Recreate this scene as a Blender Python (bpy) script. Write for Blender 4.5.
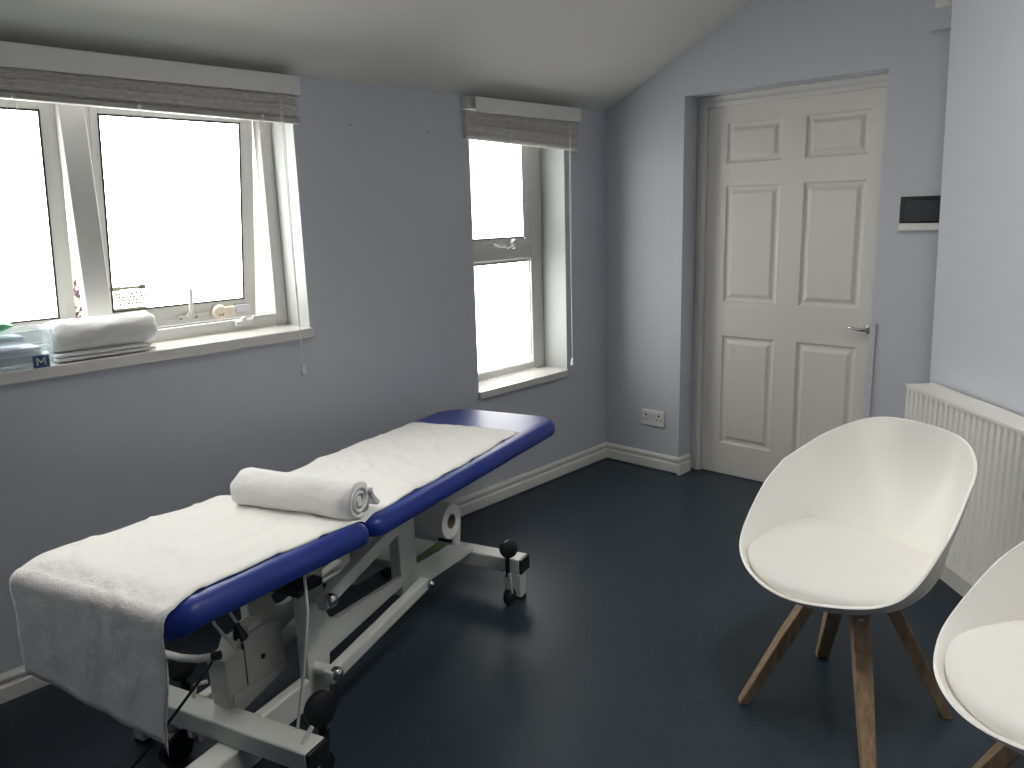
import bpy, bmesh, math, random
from mathutils import Vector, Matrix, noise
random.seed(4)
D2R = math.radians
sc = bpy.context.scene
for o in list(bpy.data.objects): bpy.data.objects.remove(o)
COL = sc.collection

# ---------------------------------------------------------------- camera
CAMX, CAMY, CAMZ = 2.7443, 0.0, 1.4809
_y, _p, _r = D2R(-43.1087), D2R(-12.2756), D2R(-1.6909)
_fw = Vector((math.sin(_y)*math.cos(_p), math.cos(_y)*math.cos(_p), math.sin(_p)))
_rt = Vector((math.cos(_y), -math.sin(_y), 0)); _up = _rt.cross(_fw)
_r2 = _rt*math.cos(_r) + _up*math.sin(_r); _u2 = -_rt*math.sin(_r) + _up*math.cos(_r)
cam = bpy.data.cameras.new('camera'); co = bpy.data.objects.new('camera', cam); COL.objects.link(co)
m = Matrix((_r2, _u2, -_fw)).transposed().to_4x4(); m.translation = (CAMX, CAMY, CAMZ)
co.matrix_world = m
cam.sensor_width = 36; cam.lens = 790.07/1024*36; cam.clip_start = .02; cam.clip_end = 100
sc.camera = co

# ---------------------------------------------------------------- world, exposure
PANEB = 6.2
PANE4 = 3.9  # brightness of the pane in the added, unseen left window
PANE = 9.8                      # brightness of the frosted panes
w = bpy.data.worlds.new('world'); sc.world = w; w.use_nodes = True
bg = w.node_tree.nodes['Background']; bg.inputs[0].default_value = (1, .975, .93, 1); bg.inputs[1].default_value = 2.4
sc.view_settings.view_transform = 'Standard'; sc.view_settings.look = 'None'
sc.view_settings.exposure = 0.0; sc.view_settings.gamma = 1.0
sc.view_settings.use_curve_mapping = False
try:
    sc.cycles.use_denoising = True; sc.cycles.denoiser = 'OPENIMAGEDENOISE'
    sc.cycles.max_bounces = 14; sc.cycles.diffuse_bounces = 10; sc.cycles.transparent_max_bounces = 12
    sc.cycles.sample_clamp_indirect = 8
    sc.cycles.caustics_reflective = False; sc.cycles.caustics_refractive = False
except Exception: pass
ROOF_FILL = 20.0                    # brightness of the rooflight added out of view to light the room
RLX, RLY, RLW, RLD, RLH = 2.4, 1.6, .6, 1.2, .5  # place and size of the added rooflight and its well

# ---------------------------------------------------------------- materials
def mat(name, col, rough=.5, metal=0, spec=.5, bump=None, noisecol=None, sheen=0, coat=0, extra=None):
    M = bpy.data.materials.new(name); M.use_nodes = True; nt = M.node_tree; N = nt.nodes; L = nt.links
    b = N['Principled BSDF']
    b.inputs['Base Color'].default_value = (*col, 1); b.inputs['Roughness'].default_value = rough
    b.inputs['Metallic'].default_value = metal; b.inputs['Specular IOR Level'].default_value = spec
    b.inputs['Sheen Weight'].default_value = sheen; b.inputs['Coat Weight'].default_value = coat
    tc = N.new('ShaderNodeTexCoord')
    if bump:                                   # list of (scale, strength, distance)
        prev = None
        for s, st, di in bump:
            n = N.new('ShaderNodeTexNoise'); n.inputs['Scale'].default_value = s; n.inputs['Detail'].default_value = 4
            L.new(tc.outputs['Object'], n.inputs['Vector'])
            bp = N.new('ShaderNodeBump'); bp.inputs['Strength'].default_value = st; bp.inputs['Distance'].default_value = di
            L.new(n.outputs['Fac'], bp.inputs['Height'])
            if prev: L.new(prev.outputs[0], bp.inputs['Normal'])
            prev = bp
        L.new(prev.outputs[0], b.inputs['Normal'])
    if noisecol:                               # (scale, amount)
        n = N.new('ShaderNodeTexNoise'); n.inputs['Scale'].default_value = noisecol[0]; n.inputs['Detail'].default_value = 3
        L.new(tc.outputs['Object'], n.inputs['Vector'])
        mx = N.new('ShaderNodeMixRGB'); a = noisecol[1]
        mx.inputs[1].default_value = (*[max(0, c*(1-a)) for c in col], 1); mx.inputs[2].default_value = (*[min(1, c*(1+a)) for c in col], 1)
        L.new(n.outputs['Fac'], mx.inputs[0]); L.new(mx.outputs[0], b.inputs['Base Color'])
    return M

WALLC = (.555, .572, .622)
M_wall = mat('wall_paint', WALLC, .62, spec=.35, bump=[(260, .12, .0006)], noisecol=(1.3, .015))
M_dark = mat('low_bounce_dark', (.10, .12, .17), .6)  # kept dark so the unseen walls bounce less light into the room
M_ceil = mat('ceiling_paint', (.66, .655, .63), .8, spec=.2, bump=[(180, .12, .0006)])
M_gloss = mat('white_gloss_paint', (.74, .73, .69), .32, bump=[(90, .05, .0005)])
M_door = mat('door_paint', (.70, .685, .64), .38, bump=[(30, .06, .0006)])
M_upvc = mat('white_upvc', (.56, .56, .535), .3)
M_upvcin = mat('cream_upvc_edge', (.74, .66, .53), .4)
M_gasket = mat('black_rubber', (.012, .012, .013), .5)
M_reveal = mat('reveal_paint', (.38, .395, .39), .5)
M_sill = mat('sill_gloss', (.66, .65, .62), .16, coat=.3)
M_shell = mat('white_plastic', (.84, .825, .785), .40, spec=.4)
M_cush = mat('white_leatherette', (.72, .705, .67), .52, bump=[(420, .08, .0004)])
M_steel = mat('chrome', (.62, .61, .58), .22, metal=1)
M_frame = mat('powder_coated_steel', (.66, .67, .63), .34)
M_blk = mat('black_plastic', (.01, .01, .012), .38)
M_blkm = mat('matt_black_rubber', (.008, .008, .009), .7)
M_box = mat('grey_box_plastic', (.62, .61, .57), .45)
M_green = mat('green_plastic', (.10, .22, .05), .5)
M_paper = mat('couch_roll_paper', (.85, .83, .80), .9, spec=.15, bump=[(11, .6, .018), (42, .55, .006), (160, .4, .0015)])
M_roll = mat('rolled_paper', (.80, .79, .75), .9, spec=.1)
M_towel = mat('white_towelling', (.86, .855, .84), .95, spec=.1, bump=[(300, .8, .003), (60, .4, .005)], sheen=.3)
M_blind = mat('blind_tape', (.6, .59, .56), .7)
M_rail = mat('cream_batten', (.42, .41, .385), .5)
M_cord = mat('white_cord', (.74, .73, .68), .6)
M_white = mat('white_abs', (.76, .75, .71), .4)
M_card = mat('cardboard_core', (.28, .22, .17), .9)
M_soff = mat('screen_glass', (.02, .028, .032), .25, coat=.2)
M_sfr = mat('black_bezel', (.004, .004, .005), .2)
M_bluecl = mat('blue_cloth', (.12, .22, .62), .8)
M_greenp = mat('green_film', (.16, .52, .24), .35, bump=[(40, .6, .01)])
M_wpaper = mat('white_card', (.66, .65, .70), .8)
M_navy = mat('navy_label', (.03, .07, .2), .5)
M_print = mat('label_print', (.30, .30, .22), .7)
M_hole = mat('filler_speck', (.10, .10, .10), .9)
M_blue = mat('blue_vinyl', (.013, .034, .235), .40, spec=.42, bump=[(330, .10, .0006), (9, .08, .004)])

def floor_mat():
    M = mat('blue_black_safety_vinyl', (.018, .029, .043), .42, spec=.4, bump=[(340, .16, .0008)])
    nt = M.node_tree; N = nt.nodes; L = nt.links; b = N['Principled BSDF']
    tc = N.new('ShaderNodeTexCoord')
    v = N.new('ShaderNodeTexVoronoi'); v.inputs['Scale'].default_value = 62; v.inputs['Randomness'].default_value = 1
    L.new(tc.outputs['Object'], v.inputs['Vector'])
    lt = N.new('ShaderNodeMath'); lt.operation = 'LESS_THAN'; lt.inputs[1].default_value = .095
    L.new(v.outputs['Distance'], lt.inputs[0])
    sep = N.new('ShaderNodeSeparateColor'); L.new(v.outputs['Color'], sep.inputs[0])
    mu = N.new('ShaderNodeMath'); mu.operation = 'MULTIPLY'; L.new(lt.outputs[0], mu.inputs[0]); L.new(sep.outputs[0], mu.inputs[1])
    n = N.new('ShaderNodeTexNoise'); n.inputs['Scale'].default_value = 3; L.new(tc.outputs['Object'], n.inputs['Vector'])
    base = N.new('ShaderNodeMixRGB'); base.inputs[1].default_value = (.019, .032, .046, 1); base.inputs[2].default_value = (.026, .041, .058, 1)
    L.new(n.outputs['Fac'], base.inputs[0])
    mx = N.new('ShaderNodeMixRGB'); L.new(mu.outputs[0], mx.inputs[0]); L.new(base.outputs[0], mx.inputs[1])
    mx.inputs[2].default_value = (.22, .26, .29, 1); L.new(mx.outputs[0], b.inputs['Base Color'])
    return M
M_floor = floor_mat()

def wood_mat():
    M = mat('beech_wood', (.36, .22, .115), .45); nt = M.node_tree; N = nt.nodes; L = nt.links; b = N['Principled BSDF']
    tc = N.new('ShaderNodeTexCoord'); mp = N.new('ShaderNodeMapping'); mp.inputs['Scale'].default_value = (40, 40, 3)
    L.new(tc.outputs['Object'], mp.inputs[0])
    n = N.new('ShaderNodeTexNoise'); n.inputs['Scale'].default_value = 1.6; n.inputs['Detail'].default_value = 6; n.inputs['Distortion'].default_value = .6
    L.new(mp.outputs[0], n.inputs['Vector'])
    cr = N.new('ShaderNodeValToRGB'); cr.color_ramp.elements[0].position = .3; cr.color_ramp.elements[1].position = .72
    cr.color_ramp.elements[0].color = (.27, .18, .105, 1); cr.color_ramp.elements[1].color = (.50, .36, .225, 1)
    L.new(n.outputs['Fac'], cr.inputs[0]); L.new(cr.outputs[0], b.inputs['Base Color'])
    return M
M_wood = wood_mat()

def weave_mat():
    M = mat('woven_blind', (.46, .45, .42), .85); nt = M.node_tree; N = nt.nodes; L = nt.links; b = N['Principled BSDF']
    tc = N.new('ShaderNodeTexCoord'); mp = N.new('ShaderNodeMapping'); mp.inputs['Scale'].default_value = (1, 14, 150)
    L.new(tc.outputs['Object'], mp.inputs[0])
    n = N.new('ShaderNodeTexNoise'); n.inputs['Scale'].default_value = 3; n.inputs['Detail'].default_value = 5
    L.new(mp.outputs[0], n.inputs['Vector'])
    cr = N.new('ShaderNodeValToRGB'); cr.color_ramp.elements[0].position = .35; cr.color_ramp.elements[1].position = .65
    cr.color_ramp.elements[0].color = (.42, .41, .385, 1); cr.color_ramp.elements[1].color = (.68, .67, .64, 1)
    L.new(n.outputs['Fac'], cr.inputs[0]); L.new(cr.outputs[0], b.inputs['Base Color'])
    bp = N.new('ShaderNodeBump'); bp.inputs['Strength'].default_value = .5; bp.inputs['Distance'].default_value = .003
    L.new(n.outputs['Fac'], bp.inputs['Height']); L.new(bp.outputs[0], b.inputs['Normal'])
    return M
M_weave = weave_mat()

def pane_mat(strength):                      # frosted pane, lit through from outside
    M = bpy.data.materials.new('frosted_glass_lit_by_day'); M.use_nodes = True; nt = M.node_tree; N = nt.nodes; L = nt.links
    out = N['Material Output']; b = N['Principled BSDF']
    b.inputs['Base Color'].default_value = (.8, .8, .78, 1); b.inputs['Roughness'].default_value = .25
    b.inputs['Emission Color'].default_value = (1, .985, .945, 1); b.inputs['Emission Strength'].default_value = strength
    return M
M_pane = pane_mat(PANE); M_pane2 = pane_mat(ROOF_FILL); M_paneb = pane_mat(PANEB); M_pane4 = pane_mat(PANE4)  # the roof pane and the last pane glow in added, unseen openings

def clear_mat():
    M = bpy.data.materials.new('clear_polypropylene'); M.use_nodes = True; nt = M.node_tree; N = nt.nodes; L = nt.links
    out = N['Material Output']; N.remove(N['Principled BSDF'])
    t = N.new('ShaderNodeBsdfTransparent'); t.inputs[0].default_value = (.93, .96, .97, 1)
    g = N.new('ShaderNodeBsdfPrincipled'); g.inputs['Base Color'].default_value = (.72, .74, .75, 1); g.inputs['Roughness'].default_value = .25
    mx = N.new('ShaderNodeMixShader'); mx.inputs[0].default_value = .22
    L.new(t.outputs[0], mx.inputs[1]); L.new(g.outputs[0], mx.inputs[2]); L.new(mx.outputs[0], out.inputs[0])
    return M
M_clear = clear_mat()

# ---------------------------------------------------------------- mesh builder
class MB:
    def __init__(s): s.v = []; s.f = []
    def add(s, vs, fs):
        o = len(s.v); s.v += [Vector(a) for a in vs]; s.f += [tuple(i+o for i in f) for f in fs]; return s
    def box(s, a, b, T=None):
        x0, x1 = sorted((a[0], b[0])); y0, y1 = sorted((a[1], b[1])); z0, z1 = sorted((a[2], b[2]))
        vs = [(x0,y0,z0),(x1,y0,z0),(x1,y1,z0),(x0,y1,z0),(x0,y0,z1),(x1,y0,z1),(x1,y1,z1),(x0,y1,z1)]
        if T: vs = [T(Vector(p)) for p in vs]
        return s.add(vs, [(0,3,2,1),(4,5,6,7),(0,1,5,4),(1,2,6,5),(2,3,7,6),(3,0,4,7)])
    def prism(s, poly, a, b, axis):          # polygon in the two other axes, extruded from a to b
        n = len(poly); vs = []
        for h in (a, b):
            for p, q in poly:
                vs.append({'X': (h, p, q), 'Y': (p, h, q), 'Z': (p, q, h)}[axis])
        return s.add(vs, [tuple(range(n))[::-1], tuple(range(n, 2*n))] + [(i, (i+1) % n, (i+1) % n+n, i+n) for i in range(n)])
    def beam(s, p, q, w, h, up=(0,0,1), w2=None, h2=None):
        p, q = Vector(p), Vector(q); d = (q-p).normalized(); sd = d.cross(Vector(up)).normalized(); u = sd.cross(d)
        vs = []
        for c, ww, hh in ((p, w, h), (q, w2 or w, h2 or h)):
            for a, b in ((-1,-1),(1,-1),(1,1),(-1,1)): vs.append(c+sd*a*ww/2+u*b*hh/2)
        return s.add(vs, [(0,1,2,3),(7,6,5,4),(0,4,5,1),(1,5,6,2),(2,6,7,3),(3,7,4,0)])
    def tube(s, pts, r, n=12, cap=True):
        pts = [Vector(p) for p in pts]; rr = r if isinstance(r, (list, tuple)) else [r]*len(pts)
        rings = []; up = None
        for i, p in enumerate(pts):
            d = (pts[min(i+1, len(pts)-1)] - pts[max(i-1, 0)]).normalized()
            if up is None:
                up = Vector((0,0,1)) if abs(d.z) < .9 else Vector((1,0,0))
            sd = d.cross(up).normalized(); up = sd.cross(d).normalized()
            rings.append([p + (sd*math.cos(2*math.pi*k/n) + up*math.sin(2*math.pi*k/n))*rr[i] for k in range(n)])
        s.loft(rings, True, cap); return s
    def loft(s, rings, closed=True, cap=True):
        n = len(rings[0]); vs = [p for r in rings for p in r]; fs = []
        for i in range(len(rings)-1):
            for k in range(n if closed else n-1):
                k2 = (k+1) % n; fs.append((i*n+k, i*n+k2, (i+1)*n+k2, (i+1)*n+k))
        if cap: fs += [tuple(range(n))[::-1], tuple(range((len(rings)-1)*n, len(rings)*n))]
        return s.add(vs, fs)
    def lathe(s, prof, c, axis, n=24):        # prof: (radius, height along axis) from c
        c = Vector(c); ax = Vector(axis).normalized(); u = ax.orthogonal().normalized(); v = ax.cross(u)
        rings = [[c + ax*h + (u*math.cos(2*math.pi*k/n)+v*math.sin(2*math.pi*k/n))*max(r, 1e-5) for k in range(n)] for r, h in prof]
        return s.loft(rings, True, True)
    def build(s, name, m, parent=None, T=None, bevel=0, seg=2, smooth=35, sub=0, solid=0, off=-1):
        me = bpy.data.meshes.new(name); vs = [T(p) for p in s.v] if T else s.v
        me.from_pydata([tuple(v) for v in vs], [], s.f)
        bm = bmesh.new(); bm.from_mesh(me); bmesh.ops.recalc_face_normals(bm, faces=bm.faces); bm.to_mesh(me); bm.free()
        me.materials.append(m)
        if smooth:
            for p in me.polygons: p.use_smooth = True
            me.set_sharp_from_angle(angle=D2R(smooth))
        o = bpy.data.objects.new(name, me); COL.objects.link(o)
        if parent: o.parent = parent
        if solid:
            md = o.modifiers.new('s', 'SOLIDIFY'); md.thickness = solid; md.offset = off
        if bevel:
            md = o.modifiers.new('b', 'BEVEL'); md.width = bevel; md.segments = seg; md.limit_method = 'ANGLE'; md.angle_limit = D2R(40)
            md.harden_normals = False
        if sub:
            md = o.modifiers.new('u', 'SUBSURF'); md.levels = sub; md.render_levels = sub
        return o
def empty(name, loc=(0,0,0), rz=0):
    o = bpy.data.objects.new(name, None); o.location = loc; o.rotation_euler = (0, 0, rz); o.empty_display_size = .1
    COL.objects.link(o); return o
def tag(o, label=None, cat=None, group=None, kind=None):
    if label: o['label'] = label
    if cat: o['category'] = cat
    if group: o['group'] = group
    if kind: o['kind'] = kind
    return o
def struct(o, label=None):
    o['kind'] = 'structure'
    if label: o['label'] = label
    return o

# ---------------------------------------------------------------- room shell
DB = 3.752            # back wall plane (y)
XR = 3.9; YR = -1.5   # right wall, wall behind the camera
FX = -.158            # front plane of the window frames
WT = -.235            # outer face of the left wall
CZ0, CSL = 2.010, .473
XRIDGE = 1.78; ZR = CZ0 + CSL*XRIDGE
H = 3.0
W1A, W1B, W1S, W1T = .10, 1.754, 1.0526, 1.945      # big window opening
W2A, W2B, W2S, W2T = 2.689, 3.388, .6120, 1.945     # small window opening
ym = YR
b = MB()
def wl(y0, y1, z0, z1): b.box((WT, y0, z0), (0, y1, z1))
W4A, W4B = -1.35, -.35  # wall opening for the added window out of view
wl(YR-.2, W4A, 0, CZ0); wl(W4A, W4B, 0, W1S-.03); wl(W4A, W4B, W1T, CZ0); wl(W4B, W1A, 0, CZ0); wl(W1A, W1B, 0, W1S-.03); wl(W1A, W1B, W1T, CZ0)
wl(W1B, W2A, 0, CZ0); wl(W2A, W2B, 0, W2S-.03); wl(W2A, W2B, W2T, CZ0); wl(W2B, DB+.15, 0, CZ0)
struct(b.build('wall_left', M_wall, smooth=0), 'blue-grey painted wall with two windows')
# back wall with the recessed doorway
DX0, DX1, DZT, DREC = .505, 1.500, 2.0375, .148
b = MB()
def slopez(x): return min(CZ0 + CSL*x, ZR)
b.prism([(0,0),(DX0,0),(DX0,slopez(DX0)),(0,CZ0)], DB, DB+.35, 'Y')
b.prism([(DX0,DZT),(DX1,DZT),(DX1,slopez(DX1)),(DX0,slopez(DX0))], DB, DB+.35, 'Y')
b.prism([(DX1,0),(XR+.2,0),(XR+.2,ZR),(XRIDGE,ZR),(DX1,slopez(DX1))], DB, DB+.35, 'Y')
struct(b.build('wall_back', M_wall, smooth=0), 'blue-grey wall holding the white panelled door')
DIAG = 5.292          # x + y on the diagonal wall's face
b = MB(); ex, ey = 1.832, DIAG-1.832; tx = .10*math.sqrt(.5)
qx = XR+.2
def lean(z): return 1.868 - .0314*z          # its free corner leans very slightly
z1 = ZR+.05; e0, e1 = lean(0), lean(z1)
b.add([(e0, DIAG-e0, 0), (qx, DIAG-qx, 0), (qx+tx, DIAG-qx+tx, 0), (e0+tx, DIAG-e0+tx, 0),
       (e1, DIAG-e1, z1), (qx, DIAG-qx, z1), (qx+tx, DIAG-qx+tx, z1), (e1+tx, DIAG-e1+tx, z1)],
      [(0,3,2,1),(4,5,6,7),(0,1,5,4),(1,2,6,5),(2,3,7,6),(3,0,4,7)])
struct(b.build('wall_right', M_wall, smooth=0), 'pale lavender diagonal wall behind the radiator')
b = MB(); b.box((XR, YR-.2, 0), (XR+.2, DB+.3, H)); struct(b.build('wall_far_right', M_dark, smooth=0))
b = MB(); b.box((WT, YR-.2, 0), (XR+.2, YR, H)); struct(b.build('wall_behind', M_dark, smooth=0))
rx0, rx1, ry0, ry1 = RLX-RLW/2, RLX+RLW/2, RLY-RLD/2, RLY+RLD/2
b = MB(); cz = lambda x: CZ0 + CSL*x
b.prism([(WT, cz(WT)), (XRIDGE, ZR), (XRIDGE, ZR+.12), (WT, cz(WT)+.12)], YR-.2, DB+.35, 'Y')
b.box((XRIDGE, YR-.2, ZR), (XR+.2, ry0, ZR+.12)); b.box((XRIDGE, ry1, ZR), (XR+.2, DB+.35, ZR+.12))
b.box((rx1, ry0, ZR), (XR+.2, ry1, ZR+.12)); b.box((XRIDGE, ry0, ZR), (rx0, ry1, ZR+.12))
struct(b.build('ceiling', M_ceil, smooth=0), 'white sloping ceiling')
b = MB(); b.box((WT, YR-.2, -.1), (XR+.2, DB+.35, 0)); struct(b.build('floor', M_floor, smooth=0), 'blue-black speckled vinyl floor')

# skirting boards (moulded profile), coved vinyl under them
PROF = [(0, .0), (.019, .0), (.019, .046), (.0185, .048), (.012, .052), (.010, .058), (.013, .064), (.0165, .069), (.0165, .078), (.012, .085), (.004, .089), (0, .089)]
def skirt(name, p, q, nrm, z0=.010, zfoot=None):
    p, q, nrm = Vector(p), Vector(q), Vector(nrm).normalized(); bb = MB()
    rings = []
    for c in (p, q): rings.append([c + nrm*d + Vector((0, 0, z+z0 if not(zfoot is not None and z == 0) else zfoot)) for d, z in PROF])
    bb.loft(rings, True, True)
    return struct(bb.build(name, M_gloss, smooth=25))
skirt('baseboard_left', (0, YR, 0), (0, DB, 0), (1, 0, 0))
skirt('baseboard_back', (0, DB, 0), (DX0+.018, DB, 0), (0, -1, 0))
skirt('baseboard_door', (DX0, DB-.018, 0), (DX0, DB+.10, 0), (1, 0, 0), zfoot=.0)
skirt('baseboard_alcove', (DX1, DB, 0), (XR, DB, 0), (0, -1, 0))
dd = Vector((1, -1, 0)).normalized(); nn = Vector((-1, -1, 0)).normalized()
skirt('baseboard_right', (lean(0)+.002, DIAG-lean(0)-.002, 0), (XR, DIAG-XR, 0), nn, zfoot=0)
b = MB(); b.prism([(0, 0), (.034, 0), (.022, .003), (.016, .010), (0, .010)], YR, DB, 'Y')
struct(b.build('trim_1', M_floor, smooth=60), 'coved vinyl edge under the skirting')
b = MB(); b.add([(0,DB,0),(0,DB-.034,0),(0,DB-.016,.010),(0,DB,.010),(DX0,DB,0),(DX0,DB-.034,0),(DX0,DB-.016,.010),(DX0,DB,.010)],
                [(0,1,2,3),(7,6,5,4),(0,4,5,1),(1,5,6,2),(2,6,7,3),(3,7,4,0)])
struct(b.build('trim_2', M_floor, smooth=60), 'coved vinyl edge under the skirting')

# vertical trunking on the corner right of the door, boxed pipe high on the back wall
b = MB(); b.box((DX1-.002, DB-.009, 0), (DX1+.024, DB, .935)); b.build('trim_3', M_wall, bevel=.002)['kind'] = 'structure'
b = MB(); b.box((1.662, DB-.05, 2.150), (2.2, DB, ZR)); struct(b.build('trim_4', M_wall, smooth=0), 'boxed-in ledge painted like the wall')
b = MB(); b.box((1.683, DB-.066, 2.232), (2.1, DB-.05, 2.50)); struct(b.build('trim_5', M_gloss, bevel=.002), 'white panel on the boxed-in ledge')

b = MB(); b.box((DX0-.1, DB+.262, 0), (DX1+.1, DB+.35, DZT+.1)); struct(b.build('door_light_block', M_dark, smooth=0), 'unseen panel added behind the door to block outside light')  # put in to stop outside light leaking round the door
# tiny filler specks on the left wall
for y, z in ((2.0186, 1.8435), (2.4334, 1.8372)):
    b = MB(); b.lathe([(.0035, 0), (.003, .0012), (.0005, .0014)], (0, y, z), (1, 0, 0), 10)
    o = b.build('wall_plug', M_hole)
    tag(o, 'tiny dark screw plug in the blue-grey wall, %s of the two between the windows' % ('left' if y < 2.2 else 'right'), 'plug', 'screw plugs in the wall')

# ---------------------------------------------------------------- door
DY = DB + DREC
door = struct(empty('door_1', (.5655, DY, 0))); door['label'] = 'white six-panel door with a chrome lever handle'
DW, DHt = .9305, 1.985
def DT(p): return Vector((p.x, p.y, p.z))
xs = [0, .108, .405, .523, .822, DW]          # panel columns (from measured points)
rows = [(.184, .791), (.976, 1.581), (1.695, 1.896)]
fr = MB(); D0, D1 = 0.0, .040
def grid_cells():
    zz = [0.006]
    for a, c in rows: zz += [a, c]
    zz.append(DHt)
    for i in range(5):
        for j in range(len(zz)-1):
            yield xs[i], xs[i+1], zz[j], zz[j+1], (i in (1, 3) and j in (1, 3, 5))
vs = []; fs = []
slab = MB()
for x0, x1, z0, z1, isp in grid_cells():
    if not isp: slab.add([(x0,0,z0),(x1,0,z0),(x1,0,z1),(x0,0,z1)], [(0,1,2,3)])
    else:                                      # moulded, raised-and-fielded panel
        rings = []
        for ins, dep in ((0, 0), (.007, .009), (.017, .0115), (.026, .010), (.042, .001), (.048, .0005)):
            rings.append([Vector((x0+ins, dep, z0+ins)), Vector((x1-ins, dep, z0+ins)), Vector((x1-ins, dep, z1-ins)), Vector((x0+ins, dep, z1-ins))])
        slab.loft(rings, True, False)
        r = rings[-1]; slab.add(r, [(0,1,2,3)])
slab.add([(0,0,.006),(DW,0,.006),(DW,0,DHt),(0,0,DHt),(0,.04,.006),(DW,.04,.006),(DW,.04,DHt),(0,.04,DHt)], [(4,5,6,7),(0,1,5,4),(1,2,6,5),(2,3,7,6),(3,0,4,7)])
def merged(o):
    bm = bmesh.new(); bm.from_mesh(o.data); bmesh.ops.remove_doubles(bm, verts=bm.verts, dist=1e-5)
    bmesh.ops.recalc_face_normals(bm, faces=bm.faces); bm.to_mesh(o.data); bm.free()
lf = slab.build('door_leaf', M_door, door, smooth=0); merged(lf)
b = MB()                                       # frame: jambs and head inside the recess
b.box((-.030, -.012, 0), (-.004, .06, DHt+.004)); b.box((-.022, -.022, 0), (-.030, .0, DHt+.020))
b.box((-.060, -.006, 0), (-.030, .08, DHt+.052))
b.box((-.060, -.008, DHt+.020), (DW+.01, .08, DHt+.052)); b.box((-.030, -.016, DHt-.004), (DW+.01, -.001, DHt+.020))
b.build('door_frame', M_gloss, door, bevel=.002)
b = MB()
b.lathe([(.024, 0), (.024, -.006), (.021, -.009), (.010, -.010), (.010, -.042), (.0001, -.043)], (DW-.055, 0, .885), (0, 1, 0), 24)
b.tube([(DW-.055, -.040, .885), (DW-.075, -.046, .884), (DW-.10, -.046, .887), (DW-.128, -.042, .891), (DW-.140, -.037, .892)], [.0095, .009, .008, .007, .005], 12)
h = b.build('door_handle', M_steel, door); h['label'] = 'curved chrome lever handle'

# ---------------------------------------------------------------- windows
def rect_frame(mb, x0, x1, ya, yb, za, zb, wy0, wy1, wz0, wz1):
    mb.box((x0, ya, za), (x1, ya+wy0, zb)); mb.box((x0, yb-wy1, za), (x1, yb, zb))
    mb.box((x0, ya+wy0, za), (x1, yb-wy1, za+wz0)); mb.box((x0, ya+wy0, zb-wz1), (x1, yb-wy1, zb))
def sash(parent, ya, yb, za, zb, ang, st=.052, xf=-.176, sb=.062):
    """top-hung sash, hinged along its top edge and pushed out at the bottom"""
    th = D2R(ang)
    def T(p):                                   # rotate about the hinge line x=xf, z=zb
        dx, dz = p.x - xf, p.z - zb
        return Vector((xf + dx*math.cos(th) + dz*math.sin(th), p.y, zb - dx*math.sin(th)*-1*-1 + dz*math.cos(th)))
    f = MB(); rect_frame(f, xf-.05, xf-.004, ya, yb, za, zb, st, st, sb, st)
    s = f.build('window_sash', M_upvc, parent, T=T, bevel=.003)
    f = MB(); rect_frame(f, xf-.018, xf-.0022, ya+st*.42, yb-st*.42, za+st*.42, zb-st*.42, st*.46, st*.46, sb*.46+.006, st*.46)
    f.build('glazing_bead', M_upvc, s, T=T, bevel=.003)
    f = MB(); rect_frame(f, xf-.020, xf-.0015, ya+st*.86, yb-st*.86, za+sb*.88, zb-st*.86, .0065, .0065, .0065, .0065)
    f.build('gasket', M_gasket, s, T=T)
    f = MB(); f.box((xf-.014, ya+st*.9, za+sb*.9), (xf-.0032, yb-st*.9, zb-st*.9)); f.build('window_pane', M_pane, s, T=T, smooth=0)
    return s, T
def rot_out_fix(): pass

w1 = struct(empty('window_1', (0, 0, 0))); w1['label'] = 'large twin window with two open frosted sashes'
f = MB()
rect_frame(f, FX-.048, FX, W1A, W1B, W1S, W1T, .05, .052, .045, .05)
f.box((FX-.048, .985, W1S+.045), (FX, 1.068, W1T-.05))
f.box((FX-.03, W1A+.05, W1S+.045), (FX-.022, W1B-.05, W1S+.053))
f.build('window_frame', M_upvc, w1, bevel=.004)
SA = 8.5
s1, T1 = sash(w1, 1.062, 1.692, W1S+.024, W1T-.045, SA, st=.062, sb=.088)
s0, T0 = sash(w1, .160, .992, W1S+.024, W1T-.045, SA, st=.062, sb=.088)
f = MB(); f.box((FX, W1A-.002, W1S-.040), (.030, W1B+.002, W1S)); f.box((FX-.02, W1A, W1S-.03), (FX, W1B, W1S-.004))
sl = f.build('window_sill', M_sill, w1, bevel=.004)
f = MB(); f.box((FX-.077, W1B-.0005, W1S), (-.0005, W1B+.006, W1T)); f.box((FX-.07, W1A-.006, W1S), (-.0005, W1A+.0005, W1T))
f.build('window_reveal', M_reveal, w1)
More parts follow.
